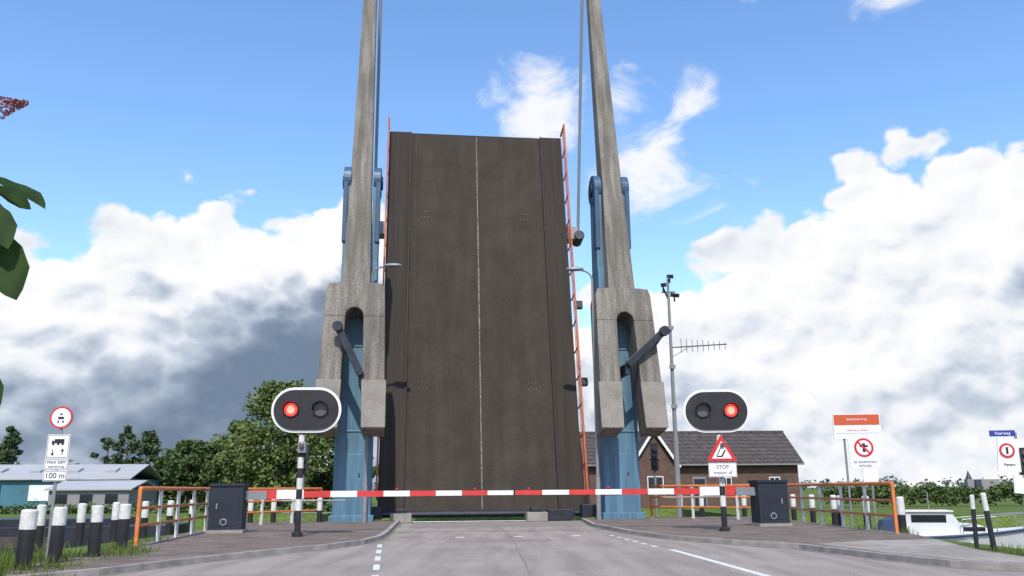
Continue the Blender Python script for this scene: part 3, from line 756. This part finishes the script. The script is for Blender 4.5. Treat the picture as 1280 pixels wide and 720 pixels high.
for i in range(10):
    a=random.uniform(2.0,5.2); l=random.uniform(1.2,2.0); z=random.uniform(2.4,5.2)
    limb([(0,0,z-.6),(math.cos(a)*l*.5,math.sin(a)*l*.5,z),(math.cos(a)*l,math.sin(a)*l,z+.2)],.05)
b.obj("trunk_and_limbs",ct)
v=[];f=[]
def leaflet(base,dirv,L,nrm,wf=1.0):
    dirv=dirv.normalized(); side=dirv.cross(nrm).normalized(); up=side.cross(dirv)
    prof=[(0,.01),(.1,.035),(.2,.07),(.32,.11),(.45,.15),(.56,.18),(.68,.2),(.78,.185),(.87,.14),(.94,.075),(1,.0)]
    o=len(v)
    for j,(t,wd) in enumerate(prof):
        wd*=wf*(1+ (.06 if j%2 else -.04))
        c=base+dirv*L*t+Vector((0,0,-.16*L*t*t))+up*(.012*L*math.sin(9*t))
        v.append((c+side*wd*L+up*wd*L*.35)[:]); v.append(c[:]); v.append((c-side*wd*L+up*wd*L*.35)[:])
    for i in range(len(prof)-1):
        for k in(0,1): f.append((o+3*i+k,o+3*i+k+1,o+3*i+k+4,o+3*i+k+3))
def palmate(h,L,main,nrm):
    h=Vector(h); main=main.normalized(); side=main.cross(nrm).normalized()
    for a in(-75,-40,-12,16,45,80):
        d=main*math.cos(R(a))+side*math.sin(R(a)); leaflet(h,d,L*(1-.003*abs(a)),nrm)
N1=Vector((.2,-.9,.35)); N2=Vector((.1,-.45,.9))
leaflet(H1+Vector((-.01,0,.03)),Vector((.19,.0,-.07)),.25,N2,.9)
leaflet(H1+Vector((0,0,-.02)),Vector((.10,-.03,-.12)),.24,Vector((.5,-.8,.2)))
leaflet(H1+Vector((.03,0,-.09)),Vector((.11,0,-.2)),.29,N1,1.1); leaflet(H1,Vector((-.1,0,-.2)),.2,N1)
leaflet(H1+Vector((.0,.02,.0)),Vector((.10,.08,-.03)),.15,N1)
leaflet(H3,Vector((.05,0,-.13)),.2,N1); leaflet(H3,Vector((-.1,0,-.16)),.2,N1); leaflet(H3,Vector((0,.1,-.16)),.16,N1)
leaflet(H3+Vector((-.01,0,-.03)),Vector((.09,0,-.12)),.21,N1)
for i in range(170):
    a=random.uniform(0,6.28); rr=random.uniform(.5,2.0)
    x=math.cos(a)*rr; y=math.sin(a)*rr; z=random.uniform(2.2,6.6)
    if x>1.35: x=-x
    palmate((x,y,z),random.uniform(.16,.24),Vector((math.cos(a),math.sin(a),-.4)),Vector((0,0,1)))
me=bpy.data.meshes.new("leaves"); me.from_pydata(v,[],f); me.materials.append(M_chest)
for p_ in me.polygons: p_.use_smooth=True
o=bpy.data.objects.new("leaves",me); col.objects.link(o); o.parent=ct
v2=[];f2=[]
for i in range(420):
    t=random.random(); c=H2+Vector((.01+.11*t,0,.0+.02*t)); d=Vector((random.gauss(0,1),random.gauss(0,1),random.gauss(0,1))).normalized()*.038*(1.15-t)
    p_=c+d; a=Vector((random.gauss(0,1),random.gauss(0,1),random.gauss(0,1))).normalized()*.006; q_=a.cross(Vector((.3,.5,.8))).normalized()*.004
    o_=len(v2); v2+=[(p_-a)[:],(p_+q_)[:],(p_+a)[:],(p_-q_)[:]]; f2.append((o_,o_+1,o_+2,o_+3))
me=bpy.data.meshes.new("blossom"); me.from_pydata(v2,[],f2); me.materials.append(M_bloss); o=bpy.data.objects.new("blossom",me); col.objects.link(o); o.parent=ct

# ------------------------------------------------------------------ sky
SUN_EL=R(50); SUN_AZ=R(180)
world=bpy.data.worlds.new("World"); scene.world=world; world.use_nodes=True
try:
    world.cycles.sampling_method='MANUAL'; world.cycles.sample_map_resolution=256
except Exception: pass
nt=world.node_tree; nt.nodes.clear()
def N(t): return nt.nodes.new(t)
def val(s,x):
    if isinstance(x,(int,float)): s.default_value=x
    else: nt.links.new(x,s)
def math_(op,a,b=None,c=None,clamp=False):
    n=N("ShaderNodeMath"); n.operation=op; n.use_clamp=clamp; val(n.inputs[0],a)
    if b is not None: val(n.inputs[1],b)
    if c is not None: val(n.inputs[2],c)
    return n.outputs[0]
def sstep(x,a,b):
    n=N("ShaderNodeMapRange"); n.interpolation_type='SMOOTHSTEP'; val(n.inputs[0],x); n.inputs[1].default_value=a; n.inputs[2].default_value=b; return n.outputs[0]
out=N("ShaderNodeOutputWorld"); tc=N("ShaderNodeTexCoord")
nm=N("ShaderNodeVectorMath"); nm.operation='NORMALIZE'; nt.links.new(tc.outputs["Generated"],nm.inputs[0]); D=nm.outputs[0]
sp=N("ShaderNodeSeparateXYZ"); nt.links.new(D,sp.inputs[0])
az=math_('ARCTAN2',sp.outputs[0],sp.outputs[1]); el=math_('ARCSINE',sp.outputs[2])
sky=N("ShaderNodeTexSky"); sky.sky_type='NISHITA'; sky.sun_disc=False; sky.sun_elevation=SUN_EL; sky.sun_rotation=SUN_AZ; sky.air_density=1.0; sky.dust_density=0.6; sky.ozone_density=1.6
hsv=N("ShaderNodeHueSaturation"); hsv.inputs["Hue"].default_value=.503; hsv.inputs["Saturation"].default_value=1.16; hsv.inputs["Value"].default_value=1.85; nt.links.new(sky.outputs[0],hsv.inputs["Color"])
bgs=N("ShaderNodeBackground"); bgs.inputs[1].default_value=0.145; nt.links.new(hsv.outputs[0],bgs.inputs[0])
def noise(vec,scale,detail=8,rough=.55,dist=0,off=None):
    v_=vec
    if off:
        a=N("ShaderNodeVectorMath"); a.operation='ADD'; nt.links.new(vec,a.inputs[0]); a.inputs[1].default_value=off; v_=a.outputs[0]
    n=N("ShaderNodeTexNoise"); nt.links.new(v_,n.inputs["Vector"]); n.inputs["Scale"].default_value=scale; n.inputs["Detail"].default_value=detail; n.inputs["Roughness"].default_value=rough; n.inputs["Distortion"].default_value=dist
    return n.outputs["Fac"]
mp=N("ShaderNodeMapping"); mp.inputs["Scale"].default_value=(1,1,1.4); nt.links.new(D,mp.inputs["Vector"]); P=mp.outputs[0]
def azramp(stops,scale):
    rp=N("ShaderNodeValToRGB"); val(rp.inputs[0],math_('MULTIPLY_ADD',az,1/(2*math.pi),.5)); cr=rp.color_ramp
    while len(cr.elements)>1: cr.elements.remove(cr.elements[-1])
    cr.elements[0].position=0; cr.elements[0].color=(stops[0][1]/scale,)*3+(1,)
    for a_,e2 in stops[1:]:
        x=cr.elements.new((a_+180)/360); x.color=(e2/scale,)*3+(1,)
    return rp.outputs[0]
top=math_('MULTIPLY',azramp([(-180,15),(-120,18),(-70,14),(-40,14),(-31,14.5),(-25.5,16.8),(-18,18.5),(-11,20),(-6,17),(4,12),(8.6,14),(14,15.8),(19,16.8),(21.5,19.4),(24,20.4),(27,19),(31.5,19.4),(45,17),(80,14),(130,19),(179.9,15)],30),R(30))
n1=noise(P,5.0,4,.5,0); n1b=noise(P,5.0,4,.5,0,off=(.03,.0,-.05))
def billow(off):
    a=N("ShaderNodeVectorMath"); a.operation='ADD'; nt.links.new(P,a.inputs[0]); a.inputs[1].default_value=off
    wn=N("ShaderNodeTexNoise"); wn.inputs["Scale"].default_value=22; wn.inputs["Detail"].default_value=4; nt.links.new(a.outputs[0],wn.inputs["Vector"])
    ws=N("ShaderNodeVectorMath"); ws.operation='MULTIPLY_ADD'; nt.links.new(wn.outputs["Color"],ws.inputs[0]); ws.inputs[1].default_value=(.075,.075,.075); nt.links.new(a.outputs[0],ws.inputs[2])
    vv=N("ShaderNodeTexVoronoi"); vv.feature='F1'; vv.inputs["Scale"].default_value=17; nt.links.new(ws.outputs[0],vv.inputs["Vector"])
    return math_('SUBTRACT',1,vv.outputs["Distance"])
b1=billow((0,0,0)); b1b=billow((.008,0,-.016))
delta=math_('ADD',math_('SUBTRACT',top,el),math_('MULTIPLY_ADD',n1,.13,-.065))
delta=math_('ADD',delta,math_('MULTIPLY_ADD',b1,.07,-.038))
bank=sstep(delta,-.003,.012)
spots=[((2.2,24.8),.085,1.0),((7.5,24.5),.06,.85),((9.5,21.0),.08,.95),((12.5,24.5),.05,.5),((13,19.5),.09,.42),((27,31),.08,.8),((17,31.5),.03,.7)]
acc=None
for (A,E),rad,amp in spots:
    a_=R(A);e2=R(E); dvec=(math.sin(a_)*math.cos(e2),math.cos(a_)*math.cos(e2),math.sin(e2))
    dd=N("ShaderNodeVectorMath"); dd.operation='DISTANCE'; nt.links.new(D,dd.inputs[0]); dd.inputs[1].default_value=dvec
    q_=math_('MULTIPLY',math_('SUBTRACT',1,math_('DIVIDE',dd.outputs["Value"],rad),clamp=True),amp)
    acc=q_ if acc is None else math_('MAXIMUM',acc,q_)
mp2=N("ShaderNodeMapping"); mp2.inputs["Scale"].default_value=(1,1,1.5); mp2.inputs["Rotation"].default_value=(0,R(25),0); nt.links.new(D,mp2.inputs["Vector"])
nw=noise(mp2.outputs[0],11,6,.62,.6)
wis=sstep(math_('ADD',acc,math_('MULTIPLY_ADD',nw,2.2,-1.12)),.22,.85)
wis=math_('MULTIPLY',wis,sstep(acc,.0,.15))
mask=math_('MAXIMUM',bank,math_('MULTIPLY',wis,.92))
emb=math_('ADD',math_('MULTIPLY',math_('SUBTRACT',n1b,n1),2.4),math_('MULTIPLY',math_('SUBTRACT',b1b,b1),.7))
depth=sstep(delta,.04,.19)
darkaz=azramp([(-180,.5),(-60,.8),(-31,.80),(-24,.98),(-12,.98),(0,.7),(8,.16),(18,.18),(28,.24),(60,.5),(179.9,.5)],1)
n3=noise(P,2.6,3,.5,off=(3.1,1.7,.4))
dark=math_('MULTIPLY',math_('MULTIPLY',depth,darkaz),math_('MULTIPLY_ADD',n3,1.5,.12))
haze=sstep(el,R(6),R(-1))
dark=math_('MULTIPLY',dark,math_('SUBTRACT',1,math_('MULTIPLY',haze,.45)))
lum=math_('SUBTRACT',math_('ADD',1.0,math_('MULTIPLY',emb,math_('MULTIPLY_ADD',depth,.25,.38))),dark,clamp=True)
mixc=N("ShaderNodeValToRGB"); val(mixc.inputs[0],lum); cr=mixc.color_ramp
cr.elements[0].position=0; cr.elements[0].color=(.18,.245,.345,1)
cr.elements[1].position=1; cr.elements[1].color=(1.0,1.0,1.0,1)
for p_,c_ in((.3,(.28,.35,.465,1)),(.65,(.58,.65,.76,1)),(.85,(.88,.91,.96,1))):
    x=cr.elements.new(p_); x.color=c_
bgc=N("ShaderNodeBackground"); bgc.inputs[1].default_value=1.0; nt.links.new(mixc.outputs[0],bgc.inputs[0])
ms=N("ShaderNodeMixShader"); nt.links.new(mask,ms.inputs[0]); nt.links.new(bgs.outputs[0],ms.inputs[1]); nt.links.new(bgc.outputs[0],ms.inputs[2])
nt.links.new(ms.outputs[0],out.inputs[0])

sd=bpy.data.lights.new("sun",'SUN'); sd.energy=4.1; sd.angle=R(.6); sd.color=(1,.94,.85)
so=bpy.data.objects.new("sun",sd); col.objects.link(so)
sdir=Vector((math.sin(SUN_AZ)*math.cos(SUN_EL),math.cos(SUN_AZ)*math.cos(SUN_EL),math.sin(SUN_EL)))
so.rotation_euler=(-sdir).to_track_quat('-Z','Y').to_euler(); so.location=sdir*50

# ------------------------------------------------------------------ camera
cd=bpy.data.cameras.new("camera"); cd.sensor_width=36; cd.lens=36*1078/1280; cd.clip_start=.05; cd.clip_end=8000
co=bpy.data.objects.new("camera",cd); col.objects.link(co); co.location=(0,0,1.5)
Mx=Matrix.Rotation(R(90+13.15),4,'X')@Matrix.Rotation(-R(.43),4,'Z')
co.rotation_euler=Mx.to_euler()
scene.camera=co
scene.view_settings.view_transform='Standard'; scene.view_settings.look='None'; scene.view_settings.exposure=0
